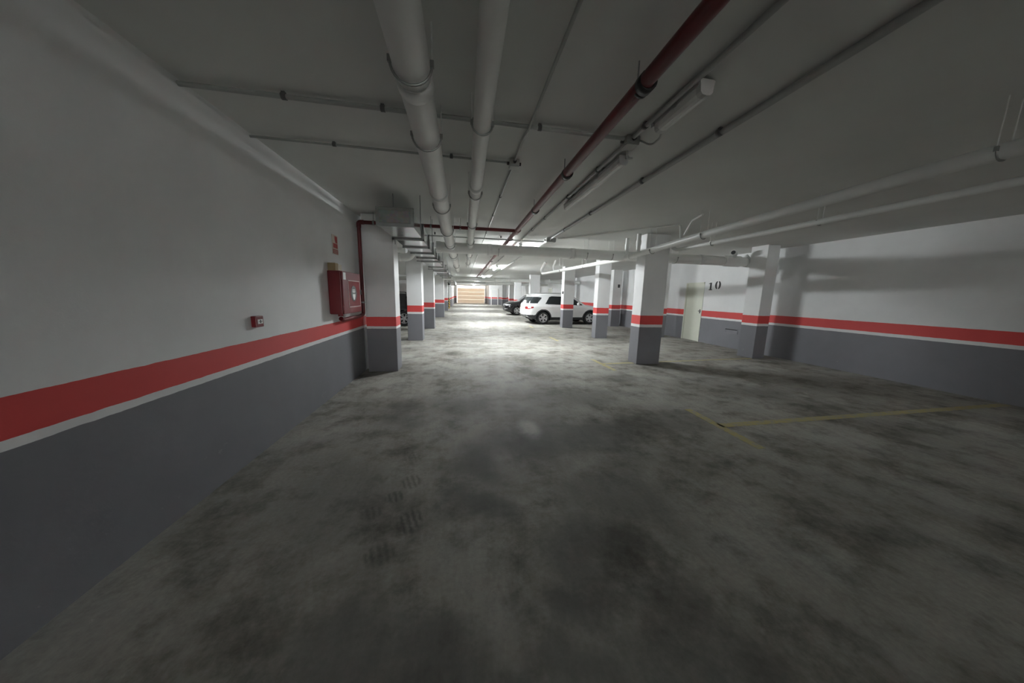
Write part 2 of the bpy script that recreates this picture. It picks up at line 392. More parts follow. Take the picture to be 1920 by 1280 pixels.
# ------------------------------------------------------------------ drain pipes
def ring(mb, x, y, z, r, w=.03, axis='y', seg=24, r_in=None):
    """closed band around a pipe"""
    ri = r_in or r - .006; h = w / 2; prof = [(-h, r), (h, r), (h, ri), (-h, ri)]; vs = []; fs = []
    for k in range(seg):
        a = 2 * pi * k / seg
        for (u, q) in prof:
            if axis == 'y': vs.append((x + q * cos(a), y + u, z + q * sin(a)))
            else: vs.append((x + u, y + q * cos(a), z + q * sin(a)))
    for k in range(seg):
        k2 = (k + 1) % seg
        for j in range(4):
            j2 = (j + 1) % 4; fs.append((k * 4 + j, k * 4 + j2, k2 * 4 + j2, k2 * 4 + j))
    mb.add(vs, fs, True); return mb
def clamp(parent, x, y, z, r, axis='y'):
    """U strap under a pipe with its two rods up to the ceiling"""
    mb = MB(); pts = []
    for k in range(15):
        a = pi + pi * k / 14
        pts.append((x + r * cos(a), y, z + r * sin(a)) if axis == 'y' else (x, y + r * cos(a), z + r * sin(a)))
    mb.tube(pts, .007, 8)
    for s in (-1, 1):
        px, py = (x + s * r, y) if axis == 'y' else (x, y + s * r)
        mb.box(px - .010, px + .010, py - .008, py + .008, z - .012, z + .020)
    o = mb.build('clamp', M['clamp'], parent)
    for s in (-1, 1):
        px, py = (x + s * r, y) if axis == 'y' else (x, y + s * r)
        MB().cyl((px, py, z + .01), (px, py, CEIL - .001), .0035, 8).build('hanger_rod', M['pvc'], o)
    return o
def lerp(a, b, u): return a + (b - a) * u
def polydrain(label, path, r, collars, clamps, group='white drain pipes along the aisle'):
    t_ = thing('drain_pipe', path[0], label, 'pipe', group)
    MB().tube(path, r, 28).build('pipe', M['pvc'], t_)
    def at(y):
        for a, b_ in zip(path, path[1:]):
            if a[1] <= y <= b_[1]: return [lerp(a[i], b_[i], (y - a[1]) / (b_[1] - a[1])) for i in range(3)]
    for y in collars:
        q = at(y); mb = MB(); ring(mb, q[0], q[1], q[2], r + .007, .10, 'y', 28, r - .002); mb.build('collar', M['pvc'], t_)
    for y in clamps:
        q = at(y); clamp(t_, q[0], q[1], q[2], r + .011)
polydrain('wide white drain pipe along the ceiling, nearer the galvanised duct', [(-.258, YB + .1, 2.74), (-.255, 1.0, 2.685), (-.248, 5.75, 2.552), (-.245, 6.88, 2.53)], .094, [1.9, 3.6, 6.4], [-1.5, 1.78, 2.46, 4.05, 5.35, 6.6])
polydrain('slim white drain pipe along the ceiling between wide drain and thin conduit', [(.13, YB + .1, 2.76), (.135, 1.0, 2.71), (.165, 5.75, 2.58), (.178, 6.875, 2.56)], .062, [.9, 3.42, 6.35], [-1.2, 2.28, 3.62, 4.98, 6.4])
polydrain('white drain pipe continuing beyond the crosswise pipe, nearer the metal duct', [(-.24, 7.12, 2.54), (-.20, 13.6, 2.54)], .094, [9.0, 13.5], [8.4, 11.5])
polydrain('slim white drain pipe continuing beyond the crosswise pipe, nearer the red pipe', [(.19, 7.125, 2.58), (.22, 12.6, 2.62)], .062, [9.5], [8.8, 11.2])
# crosswise main drain
DY = 7.0
t_ = thing('drain_pipe', (3, DY, 2.5), 'big white drain pipe crossing the aisle under the ceiling before the lit lamp', 'pipe', 'crosswise white drain pipes')
MB().tube([(-.50, DY, 2.515), (8.05, DY, 2.50)], .117, 32).build('pipe', M['pvc'], t_)
MB().tube([(-.56, DY, 2.515), (-.46, DY, 2.515)], .127, 30).build('end_cap', M['pvc'], t_)
for x in (.62, 2.6, 6.1):
    mb = MB(); ring(mb, x, DY, 2.51, .127, .11, 'x', 28, .115); mb.build('collar', M['pvc'], t_)
for x in (.82, 2.95, 3.6, 5.35): clamp(t_, x, DY, 2.51, .129, 'x')
mb = MB(); mb.tube([(6.75, DY, 2.505), (7.25, DY, 2.505)], .14, 28); mb.tube(rnd([(7.0, DY, 2.505), (7.0, DY - .12, 2.68), (6.85, DY - .2, 2.70)], .08), .06, 18); mb.build('tee', M['pvc'], t_)
MB().tube([(7.0, DY - .11, 2.675), (6.845, DY - .205, 2.697)], .05, 18).build('open_end', M['black'], t_)
mb = MB(); mb.tube(rnd([(7.45, DY, 2.50), (7.95, DY, 2.50), (7.95, DY, 2.24)], .16), .132, 26); mb.tube([(7.6, DY, 2.54), (7.55, DY + .1, 2.68)], .055, 16); mb.build('elbow', M['pvc'], t_)
MB().tube(rnd([(7.96, DY, 2.34), (7.96, DY, 2.16), (8.285, DY, 2.16)], .08), .09, 20).build('wall_spigot', M['pvc'], t_)
t_ = thing('drain_pipe', (-2, 8.25, 2.4), 'white drain pipe between the two pillars beside the end of the metal duct', 'pipe', 'crosswise white drain pipes')
MB().tube(rnd([(-1.28, 8.25, CEIL - .01), (-1.28, 8.25, 2.40), (-4.5, 8.25, 2.41)], .2), .10, 26).build('pipe', M['pvc'], t_)
for x in (-1.62, -2.3):
    mb = MB(); ring(mb, x, 8.25, 2.401, .112, .12, 'x', 26, .098); mb.build('collar', M['pvc'], t_)
t_ = thing('drain_pipe', (3, 20.3, 2.45), 'far white drain pipe crossing the aisle just beyond the metal duct', 'pipe', 'crosswise white drain pipes')
MB().tube([(-4.5, 20.3, 2.52), (8.2, 20.3, 2.46)], .125, 24).build('pipe', M['pvc'], t_)
for x in (-3, 2.2, 6): 
    mb = MB(); ring(mb, x, 20.3, 2.495, .136, .12, 'x', 24, .12); mb.build('collar', M['pvc'], t_)
for x in (-.4, 3.2): clamp(t_, x, 20.3, 2.495, .138, 'x')
t_ = thing('drain_pipe', (3, 28.4, 2.45), 'farthest white drain pipe crossing the aisle near the gate', 'pipe', 'crosswise white drain pipes')
MB().tube([(-.5, 28.4, 2.58), (8.2, 28.4, 2.53)], .125, 24).build('pipe', M['pvc'], t_)
for x in (2.2, 5.6):
    mb = MB(); ring(mb, x, 28.4, 2.56, .136, .12, 'x', 24, .12); mb.build('collar', M['pvc'], t_)
    clamp(t_, x + .9, 28.4, 2.56, .138, 'x')
# bright slanted branch behind the crosswise pipe
t_ = thing('drain_pipe', (3.6, 9.5, 2.35), 'slanting bright white branch pipe with upturned elbow before the bay pillars', 'pipe')
MB().tube([(4.0, 7.13, 2.46), (3.345, 12.1, 2.405)], .055, 20).build('pipe', M['pvc'], t_)
MB().tube(rnd([(3.37, 11.95, 2.408), (3.33, 12.32, 2.41), (3.30, 12.36, 2.58), (3.36, 12.0, CEIL)], .12), .058, 18).build('elbow', M['pvc'], t_)
MB().tube(rnd([(3.47, 11.2, 2.42), (3.50, 11.4, 2.62), (3.56, 11.3, CEIL)], .08), .035, 14).build('branch', M['pvc'], t_)
for y in (9.0, 10.6): clamp(t_, lerp(4.0, 3.345, (y - 7.13) / 4.97), y, lerp(2.46, 2.405, (y - 7.13) / 4.97), .062)
# branch passing the bay pillar
t_ = thing('drain_pipe', (3.8, 5, 2.4), 'white branch pipe running beside and above the bay line pillar', 'pipe')
MB().tube(rnd([(4.0, 6.81, 2.48), (3.80, 6.55, 2.42), (3.72, 4.3, 2.49), (3.62, 2.0, 2.53), (3.5, YB + .1, 2.58)], .25), .056, 22).build('pipe', M['pvc'], t_)
for (x, y, z) in ((3.765, 5.6, 2.445), (3.715, 4.26, 2.49), (3.6, 1.6, 2.533)): clamp(t_, x, y, z, .064)
MB().tube([(3.80, 6.62, 2.425), (3.79, 6.42, 2.42)], .068, 20).build('collar', M['pvc'], t_)
for x, y in ((3.80, 6.62), (3.775, 6.12)):
    dp = MB().tube([(x, y, 2.44), (x, y, CEIL - .002)], .045, 18).build('down_pipe', M['pvc'], t_)
    MB().tube([(x, y, 2.62), (x, y, 2.72)], .053, 18).build('collar', M['pvc'], dp)
t_ = thing('drain_pipe', (4.45, 4, 2.5), 'slimmer white pipe starting at the front of the bay line pillar', 'pipe')
MB().tube(rnd([(4.42, 6.0, 2.70), (4.42, 5.8, 2.50), (4.52, 3.9, 2.51), (4.6, YB + .1, 2.56)], .12), .038, 18).build('pipe', M['pvc'], t_)
for (x, y, z) in ((4.47, 4.9, 2.505), (4.54, 3.3, 2.515)): clamp(t_, x, y, z, .043)
# ------------------------------------------------------------------ red fire main
RX, RZ = 1.035, 2.69
t_ = thing('fire_main', (RX, 5.7, RZ), 'dark red fire main running along the ceiling with a branch to the hose cabinet', 'fire pipe')
MB().tube([(RX - .01, YB + .1, RZ), (RX - .03, 27.0, RZ)], .042, 22).build('main_run', M['red_pipe'], t_)
MB().tube(rnd([(RX - .01, 5.72, RZ), (-1.765, 5.74, RZ), (-1.765, 5.74, 1.10), (-1.785, 5.60, 1.075), (-1.775, 4.80, 1.075), (-1.775, 4.74, 1.10)], .05), .031, 18).build('branch', M['red_pipe'], t_)
MB().tube([(RX - .01, 5.6, RZ), (RX - .01, 5.84, RZ)], .052, 20).build('tee', M['red_pipe'], t_)
mb = MB(); mb.tube(rnd([(-1.68, 5.74, RZ), (-1.765, 5.74, RZ), (-1.765, 5.74, 2.60)], .05), .038, 18); mb.build('elbow', M['red_pipe'], t_)
for y in (1.72, 3.0, 4.3, 6.5, 8.6, 10.8, 13.2, 16, 19, 22):
    mb = MB(); ring(mb, RX - .012, y, RZ, .053, .055, 'y', 22, .038); ring(mb, RX - .012, y + .045, RZ, .049, .02, 'y', 22, .038); mb.build('coupling', M['dark_clamp'], t_)
    MB().cyl((RX - .012, y + .09, RZ + .04), (RX - .012, y + .09, CEIL), .005, 8).build('hanger_rod', M['rod'], t_)
for x in (-1.52, -.55, -.03):
    mb = MB(); ring(mb, x, 5.735, RZ, .038, .03, 'x', 18, .028); mb.cyl((x, 5.735, RZ + .03), (x, 5.735, CEIL), .0045, 8); mb.build('pipe_hanger', M['clamp'], t_)
mb = MB(); 
vs = []
mb.tube([(-1.765, 5.74, 1.30), (-1.765, 5.74, 1.325)], .04, 18); mb.cyl((-1.765, 5.74, 1.31), (-1.765, 5.83, 1.31), .006, 8); mb.build('pipe_hanger', M['clamp'], t_)

# ------------------------------------------------------------------ conduits and boxes
def conduit(label, path, r, clips, group, mat=None, rad=.06):
    P = [Vector(p) for p in path]
    t_ = thing('conduit', P[0], label, 'conduit', group)
    MB().tube(rnd(path, rad) if len(path) > 2 else path, r, 12).build('tube', mat or M['pvc_grey'], t_)
    for (x, y) in clips:
        # nearest axis decides the clip direction
        horizontal = abs(P[-1].x - P[0].x) > abs(P[-1].y - P[0].y)
        zc = CEIL - r - .012
        mb = MB(); ring(mb, x, y, zc, r + .006, .03, 'x' if horizontal else 'y', 14, r - .002); mb.box(x - .012, x + .012, y - .012, y + .012, zc + r, CEIL)
        mb.build('clip', M['clip_grey'], t_)
    return t_
GL, GT = 'conduits along the ceiling', 'conduits across the ceiling'
zc = lambda r: CEIL - r - .012
conduit('grey conduit along the ceiling from the lamp junction box towards the camera', [(1.42, YB + .1, zc(.018)), (1.425, 2.51, zc(.018))], .018, [(1.42, y) for y in (-1, 1.0, 2.35)], GL)
conduit('grey conduit along the ceiling from the lamp junction box into the distance', [(1.425, 2.69, zc(.018)), (1.43, 26, zc(.018))], .018, [(1.425, y) for y in (3.2, 4.1, 5.25, 6.2, 9, 12, 15)], GL)
conduit('grey conduit along the ceiling, on the bay side of the lamps', [(2.045, YB + .1, zc(.024)), (2.06, 7.03, zc(.024))], .024, [(2.045, y) for y in (1.0, 2.3, 3.35, 4.75, 6.0)], GL)
conduit('grey conduit beyond the crosswise pipe, on the bay side of the lamps', [(2.06, 7.32, zc(.018)), (2.06, 26, zc(.018))], .018, [(2.06, y) for y in (9, 12, 15, 18)], GL)
conduit('thin grey conduit between slim drain and red pipe, from the small box towards the camera', [(.53, YB + .1, zc(.011) - .03), (.528, 2.60, zc(.011) - .03), (.528, 2.72, zc(.011)), (.528, 3.165, zc(.011))], .011, [], GL)
conduit('thin grey conduit between slim drain and red pipe, from the small box into the distance', [(.528, 3.315, zc(.011)), (.525, 24, zc(.011))], .011, [(.527, y) for y in (4.32, 5.3, 6.8, 9.5, 12.5)], GL)
conduit('grey conduit crossing the ceiling to the lamp junction box', [(XL, 2.53, zc(.016)), (1.36, 2.56, zc(.016))], .016, [(-1.22, 2.535), (-.57, 2.54), (.62, 2.55)], GT)
conduit('thin grey conduit crossing the ceiling to the small junction box', [(XL, 3.21, zc(.011)), (.455, 3.24, zc(.011))], .011, [(-1.16, 3.215), (-.1, 3.23)], GT)
conduit('grey conduit crossing the ceiling just before the big crosswise pipe', [(-3, 7.12, zc(.016) - .052), (1.945, 7.18, zc(.016) - .052)], .016, [(-.6, 7.15), (.9, 7.165)], GT)
conduit('pale pipe slanting from the ceiling box towards the bay line pillar', [(2.24, 7.01, zc(.016)), (3.93, 5.08, zc(.016)), (3.95, 5.06, 2.58)], .018, [], None, M['pvc'], .04)
conduit('short pale pipe rising to the ceiling near the bay line pillar', [(3.98, 5.02, 2.64), (3.9, 4.75, zc(.016)), (3.78, 4.4, zc(.016))], .018, [], None, M['pvc'], .05)
def jbox(x, y, s, label, h=.06):
    t_ = thing('junction_box', (x, y, CEIL - h), label, 'junction box', 'ceiling junction boxes')
    b_ = MB().box(x - s, x + s, y - s, y + s, CEIL - h, CEIL, .006).build('box', M['box_grey'], t_)
    MB().box(x - s * .93, x + s * .93, y - s * .93, y + s * .93, CEIL - h - .012, CEIL - h, .004).build('lid', M['box_grey'], t_)
    for sx, sy in ((1, 0), (-1, 0), (0, 1), (0, -1)):
        MB().cyl((x + sx * s, y + sy * s, CEIL - h / 2), (x + sx * (s + .022), y + sy * (s + .022), CEIL - h / 2), .016, 10).build('gland', M['dark_metal'], t_)
jbox(.53, 3.24, .05, 'small grey junction box where thin conduits meet')
jbox(1.44, 2.60, .06, 'grey junction box between the two unlit lamps')
jbox(2.09, 7.17, .115, 'big grey junction box just before the crosswise drain pipe', .09)
for label, path in (('thin grey cable looping from junction box to the unlit lamp beyond it', [(1.46, 2.67, 2.83), (1.50, 2.74, 2.76), (1.56, 2.74, 2.77), (1.545, 2.84, 2.81)]),
                    ('thin grey cable looping from junction box to the unlit lamp overhead', [(1.49, 2.55, 2.83), (1.57, 2.48, 2.76), (1.57, 2.36, 2.77), (1.53, 2.30, 2.80)])):
    tag(MB().tube(rnd(path, .05, 8), .008, 10).build('lamp_cable', M['box_grey']), label, 'cable', 'lamp cables')

# ------------------------------------------------------------------ luminaires
def lamp(x, y0, y1, lit, label, group, mat='tube_on'):
    t_ = thing('batten_lamp', (x, (y0 + y1) / 2, CEIL - .1), label, 'ceiling lamp', group)
    w_ = .05; zt = CEIL - .018
    # housing: shallow trough with bevelled shoulders
    prof = [(-w_, zt - .035), (-w_, zt - .008), (-w_ + .012, zt), (w_ - .012, zt), (w_, zt - .008), (w_, zt - .035)]
    def ext(p, a, b_, closed=True):
        n = len(p); vs = [(x + q[0], a, q[1]) for q in p] + [(x + q[0], b_, q[1]) for q in p]
        fs = [(i, (i + 1) % n, n + (i + 1) % n, n + i) for i in range(n)] + [tuple(range(n))[::-1], tuple(range(n, 2 * n))]
        return vs, fs
    MB().add(*ext(prof, y0, y1)).build('housing', M['lum_body'], t_)
    pr = [(-w_ + .006, zt - .034), (-w_ + .010, zt - .072), (-w_ + .024, zt - .088), (0, zt - .092), (w_ - .024, zt - .088), (w_ - .010, zt - .072), (w_ - .006, zt - .034)]
    MB().add(*ext(pr, y0 + .025, y1 - .025)).build('diffuser', M[mat] if lit else M['tube_off'], t_)
    for e0, e1 in ((y0 - .012, y0 + .027), (y1 - .027, y1 + .012)):
        p2 = [(a * 1.06, b_ - .001) for a, b_ in (pr[:1] + pr[1:6] + pr[6:] + [(w_, zt - .008), (w_ - .012, zt - .001), (-w_ + .012, zt - .001), (-w_, zt - .008)])]
        MB().add(*ext(p2, e0, e1)).build('end_cap', M['lum_body'], t_)
    for yy in (lerp(y0, y1, .22), lerp(y0, y1, .78)):
        MB().box(x - w_ - .006, x + w_ + .006, yy - .015, yy + .015, zt - .012, CEIL).build('bracket', M['clamp'], t_)
        mb = MB()
        for s in (-1, 1): mb.box(x + s * (w_ + .004) - .003, x + s * (w_ + .004) + .003, yy + .1, yy + .13, zt - .05, zt - .015)
        mb.build('clip', M['steel'], t_)
GLM = 'batten lamps above the aisle'
lamp(1.53, 2.86, 4.42, False, 'unlit batten lamp on the ceiling just past the junction box', GLM)
lamp(1.50, 1.84, 2.27, False, 'unlit batten lamp overhead, on the camera side of the junction box', GLM)
lamp(1.52, 7.95, 9.2, True, 'bright lit batten lamp just behind the big crosswise drain pipe', GLM, 'tube_single')
lamp(1.62, 14.2, 15.75, True, 'lit batten lamp second from the crosswise drain pipe', GLM)
lamp(1.62, 22.0, 23.55, True, 'lit batten lamp just beyond the far crosswise pipe', GLM)
lamp(1.6, 30.5, 32.05, True, 'small lit batten lamp second before the peach gate', GLM)
lamp(1.6, 41.0, 42.55, True, 'tiny lit batten lamp closest to the peach gate', GLM)

for i, y in enumerate((-19, -23, -27, -31)):  # unseen lamps added to brighten the pillar fronts
    for x in (1.5, 5.2): lamp(x, y, y + 1.55, True, 'added fill lamp far behind the camera', 'added fill lamps behind the camera', 'tube_fill')
# ------------------------------------------------------------------ hose cabinet, sign, call point
X0, X1, Y0, Y1, Z0, Z1 = XL, -1.65, 4.545, 5.285, 1.175, 1.785
t_ = thing('hose_cabinet', ((X0 + X1) / 2, (Y0 + Y1) / 2, Z0), 'red fire hose cabinet on the wall with round black emblem', 'fire hose cabinet')
MB().box(X0 + .001, X1 - .02, Y0, Y1, Z0, Z1, .012).build('body', M['red_box'], t_)
dr = MB().box(X1 - .019, X1, Y0 + .004, Y1 - .004, Z0 + .004, Z1 - .004, .006).build('door', M['red_box'], t_)
fy0, fy1, fz0, fz1 = 4.735, 5.235, 1.265, 1.665
fr = MB()
for a in ((fy0, fy1, fz0, fz0 + .012), (fy0, fy1, fz1 - .012, fz1), (fy0, fy0 + .012, fz0, fz1), (fy1 - .012, fy1, fz0, fz1)): fr.box(X1, X1 + .004, *a)
fr.build('trim', M['frame_pale'], dr)
MB().box(X1, X1 + .002, fy0 + .012, fy1 - .012, fz0 + .012, fz1 - .012).build('pane', M['red_panel'], dr)
# round emblem
ey, ez, er = 4.955, 1.47, .118
n = 40
def disc(x, y, z, r, th, seg=40):
    vs = [(x, y + r * cos(2 * pi * k / seg), z + r * sin(2 * pi * k / seg)) for k in range(seg)] + [(x + th, y + r * cos(2 * pi * k / seg), z + r * sin(2 * pi * k / seg)) for k in range(seg)]
    fs = [(k, (k + 1) % seg, seg + (k + 1) % seg, seg + k) for k in range(seg)] + [tuple(range(seg)), tuple(range(seg, 2 * seg))]
    return MB().add(vs, fs)
emb = disc(X1 + .002, ey, ez, er, .002).build('emblem', M['dark_metal'], dr)
def poly_x(x, th, pts):
    n = len(pts); vs = [(x, a, b_) for a, b_ in pts] + [(x + th, a, b_) for a, b_ in pts]
    return vs, [tuple(range(n)), tuple(range(n, 2 * n))] + [(i, (i + 1) % n, n + (i + 1) % n, n + i) for i in range(n)]
g = MB()
for zz, wd in ((.055, .055), (.036, .062), (.018, .050)): g.box(X1 + .004, X1 + .0052, ey - wd, ey + wd, ez + zz - .005, ez + zz + .005)
g.add(*poly_x(X1 + .004, .0012, [(ey - .055, ez - .004), (ey - .03, ez - .014), (ey, ez - .002), (ey + .03, ez - .014), (ey + .058, ez - .004), (ey + .05, ez - .05), (ey + .02, ez - .095), (ey - .022, ez - .095), (ey - .05, ez - .05)]))
g.build('emblem_figure', M['white_label'], dr)
MB().box(X1, X1 + .003, 4.575, 4.665, 1.665, 1.765).build('sticker', M['white_label'], dr)
MB().box(X1, X1 + .014, Y1 - .045, Y1 - .02, 1.45, 1.53, .003).build('latch', M['dark_metal'], dr)
mb = MB()
for zz in (Z0 + .09, Z1 - .09): mb.cyl((X1 - .01, Y0 - .004, zz - .03), (X1 - .01, Y0 - .004, zz + .03), .008, 10)
mb.build('hinge', M['red_box'], t_)
MB().tube([(-1.775, 4.74, 1.135), (-1.775, 4.74, Z0 + .002)], .036, 16).build('inlet', M['red_box'], t_)
tag(MB().box(XL + .002, -1.742, 4.575, 4.68, Z1, 1.89, .004).build('alarm_box', M['tan']), 'small brown box standing on top of the red hose cabinet', 'box')
tag(MB().box(XL + .002, -1.762, 4.69, 4.86, Z1, 1.885, .004).build('terminal_box', M['cream']), 'pale cream box on the hose cabinet beside the brown box', 'box')
# fire sign
t_ = thing('fire_sign', (XL, 4.885, 2.03), 'small upright red and white fire sign on the wall above the hose cabinet', 'sign')
MB().box(XL, XL + .004, 4.785, 4.985, 2.035, 2.31).build('plate', M['sign_pale'], t_)
MB().box(XL + .004, XL + .0055, 4.815, 4.965, 2.125, 2.19).add(*poly_x(XL + .004, .0015, [(4.90, 2.20), (4.965, 2.20), (4.965, 2.295), (4.88, 2.295), (4.88, 2.25)])).build('symbol', M['red_sign'], t_)
mb = MB().box(XL + .004, XL + .0052, 4.80, 4.972, 2.045, 2.105); mb.build('caption_band', M['red_sign'], t_)
mb = MB()
for zz in (2.058, 2.074, 2.09): mb.box(XL + .0052, XL + .006, 4.815, 4.955, zz - .003, zz + .003)
mb.build('caption_lines', M['sign_pale'], t_)
# manual call point
t_ = thing('call_point', (XL, 3.0, 1.165), 'small red manual call point on the wall above the band', 'fire alarm button')
MB().box(XL, XL + .045, 2.95, 3.05, 1.165, 1.265, .006).build('body', M['red_box'], t_)
MB().box(XL + .045, XL + .048, 2.968, 3.032, 1.195, 1.235, .001).build('button_panel', M['white_label'], t_)
mb = MB(); mb.box(XL + .048, XL + .0492, 2.994, 3.006, 1.2, 1.23); mb.box(XL + .048, XL + .0492, 2.978, 2.99, 1.212, 1.218); mb.box(XL + .048, XL + .0492, 3.01, 3.022, 1.212, 1.218)
mb.build('arrow_mark', M['black'], t_)

# ------------------------------------------------------------------ number, vent on the numbered wall
def strokes(pts_list):
    mb = MB()
    for pts in pts_list:
        n = len(pts); vs = [(XR - .002, a, b_) for a, b_ in pts] + [(XR - .0005, a, b_) for a, b_ in pts]
        mb.add(vs, [tuple(range(n)), tuple(range(n, 2 * n))] + [(i, (i + 1) % n, n + (i + 1) % n, n + i) for i in range(n)])
    return mb
t_ = thing('stencil_number', (XR, 8.78, 1.86), 'black stencilled number 10 on the wall beside the cream door', 'number')  # digits stencilled straight on the wall, no sign plate
yc, zc0 = 8.93, 1.93   # digits read with y decreasing
one = [[(yc + .035, zc0 - .125), (yc - .04, zc0 - .125), (yc - .04, zc0 - .10), (yc - .022, zc0 - .095), (yc - .022, zc0 + .125), (yc + .01, zc0 + .125), (yc + .045, zc0 + .09), (yc + .045, zc0 + .075), (yc + .016, zc0 + .085), (yc + .016, zc0 - .095), (yc + .035, zc0 - .10)]]
one = [[(yc + (a - yc) * 1.9, b_) for a, b_ in one[0]]]
strokes(one).build('digit_one', M['num'], t_)
y2, z2 = 8.64, 1.965
def half(s):
    o_ = [(y2 + s * (.010 + .105 * cos(a)), z2 + .135 * sin(a)) for a in [radians(-78 + 156 * k / 14) for k in range(15)]]
    i_ = [(y2 + s * (.010 + .030 * cos(a)), z2 + .105 * sin(a)) for a in [radians(78 - 156 * k / 14) for k in range(15)]]
    return o_ + i_
strokes([half(1), half(-1)]).build('digit_zero', M['num'], t_)
t_ = thing('vent_grille', (XR, 7.93, .46), 'small louvred vent low on the grey band under number 10', 'vent')
mb = MB()
for a in ((7.71, 8.16, .455, .468), (7.71, 8.16, .597, .61), (7.71, 7.725, .455, .61), (8.145, 8.16, .455, .61)): mb.box(XR - .012, XR, *a)
mb.build('frame', M['patch'], t_)
MB().box(XR - .004, XR - .001, 7.725, 8.145, .565, .597).build('slot', M['black'], t_)
mb = MB()
for k in range(4): mb.add(*[(lambda z: ([(XR - .002, 7.725, z), (XR - .002, 8.145, z), (XR - .014, 8.145, z - .018), (XR - .014, 7.725, z - .018), (XR - .002, 7.725, z - .004), (XR - .002, 8.145, z - .004), (XR - .014, 8.145, z - .022), (XR - .014, 7.725, z - .022)], [(0, 1, 2, 3), (4, 5, 6, 7), (0, 1, 5, 4), (2, 3, 7, 6), (1, 2, 6, 5), (0, 3, 7, 4)]))(.563 - k * .026)][0])
mb.build('louvre', M['patch'], t_)
# small fittings on pillars and walls
for lab, (x0, x1, y0, y1, z0, z1) in (('small dark switch on the edge of the pillar before the white car', (4.66, 4.70, 13.52, 13.60, 1.60, 1.72)),
                                     ('small dark box on the wall pillar beyond the white car', (7.78, 7.88, 14.11, 14.15, 1.98, 2.14)),
                                     ('small dark switch on the wall above the white car bonnet, upper one', (XR - .03, XR, 16.35, 16.45, 1.9, 2.0)),
                                     ('small dark switch on the wall above the white car bonnet, lower one', (XR - .03, XR, 16.35, 16.45, 1.68, 1.78))):
    t_ = thing('wall_switch', ((x0 + x1) / 2, (y0 + y1) / 2, z0), lab, 'switch', 'small dark wall fittings')
    MB().box(x0, x1, y0, y1, z0, z1, .006).build('housing', M['black'], t_)
    if x1 == XR: MB().box(x0 - .006, x0, y0 + .025, y1 - .025, z0 + .02, z1 - .02, .002).build('rocker', M['dark_metal'], t_)
    else: MB().box((x0 + x1) / 2 - .012, (x0 + x1) / 2 + .012, y0 - .008, y0, z0 + .03, z1 - .03, .002).build('rocker', M['dark_metal'], t_)

# ------------------------------------------------------------------ gate and striped post
t_ = thing('garage_gate', (1.45, YF, 0), 'wide peach-lit garage gate at the far end of the aisle', 'gate')
pn = MB(); hh = 2.44
for k in range(4): pn.box(-.76, 3.66, YF + .02, YF + .05, .02 + k * hh / 4, hh / 4 * (k + 1) + .012, .004)
pn.build('panel', M['gate'], t_)
for x in (-.80, 3.70): MB().box(x - .03, x + .03, YF - .03, YF + .06, 0, 2.5).build('guide_post', M['dark_metal'], t_)
MB().box(1.42, 1.50, YF - .02, YF + .02, hh, CEIL).build('track_bracket', M['dark_metal'], t_)
t_ = thing('striped_post', (-1.33, 31.0, 0), 'thin grey post with yellow and black striped base before the gate', 'post')
MB().tube([(-1.33, 31, 0), (-1.33, 31, 1.05)], .075, 18).build('striped_base', M['hazard'], t_)
MB().tube([(-1.33, 31, 1.0), (-1.33, 31, 2.37)], .055, 18).build('pole', M['pvc_grey'], t_)
MB().box(-1.43, -1.22, 30.9, 31.12, 2.37, CEIL, .01).build('control_box', M['dark_metal'], t_)

# ------------------------------------------------------------------ bay lines on the floor
def flat(polys):
    mb = MB()
    for pts in polys:
        n = len(pts); vs = [(a, b_, .0002) for a, b_ in pts] + [(a, b_, .002) for a, b_ in pts]
        mb.add(vs, [tuple(range(n)), tuple(range(n, 2 * n))] + [(i, (i + 1) % n, n + (i + 1) % n, n + i) for i in range(n)])
    return mb
def bar(x0, y0, x1, y1, w=.05):
    dx, dy = x1 - x0, y1 - y0; l = hypot(dx, dy); nx, ny = -dy / l * w, dx / l * w
    return [(x0 + nx, y0 + ny), (x1 + nx, y1 + ny), (x1 - nx, y1 - ny), (x0 - nx, y0 - ny)]
GY = 'yellow bay lines'
for lab, ps in (('worn yellow bay line ending in a T, running under the bay line pillar', [bar(3.10, 6.60, 3.12, 5.52), bar(3.12, 6.12, 3.91, 6.17), bar(4.475, 6.22, 7.43, 6.42, .04)]),
                ('worn yellow bay line ending in a T on the floor closest to the camera', [bar(3.05, 3.42, 3.02, 2.36), bar(3.05, 2.90, 8.2, 3.02)]),
                ('short worn yellow bay mark in front of the middle bay pillar', [bar(3.17, 10.4, 3.18, 9.45)]),
                ('faint short yellow bay mark beside the rear of the white car', [bar(3.3, 14.3, 3.28, 13.5)])):
    tag(flat(ps).build('bay_line', M['yellow']), lab, 'floor line', GY)

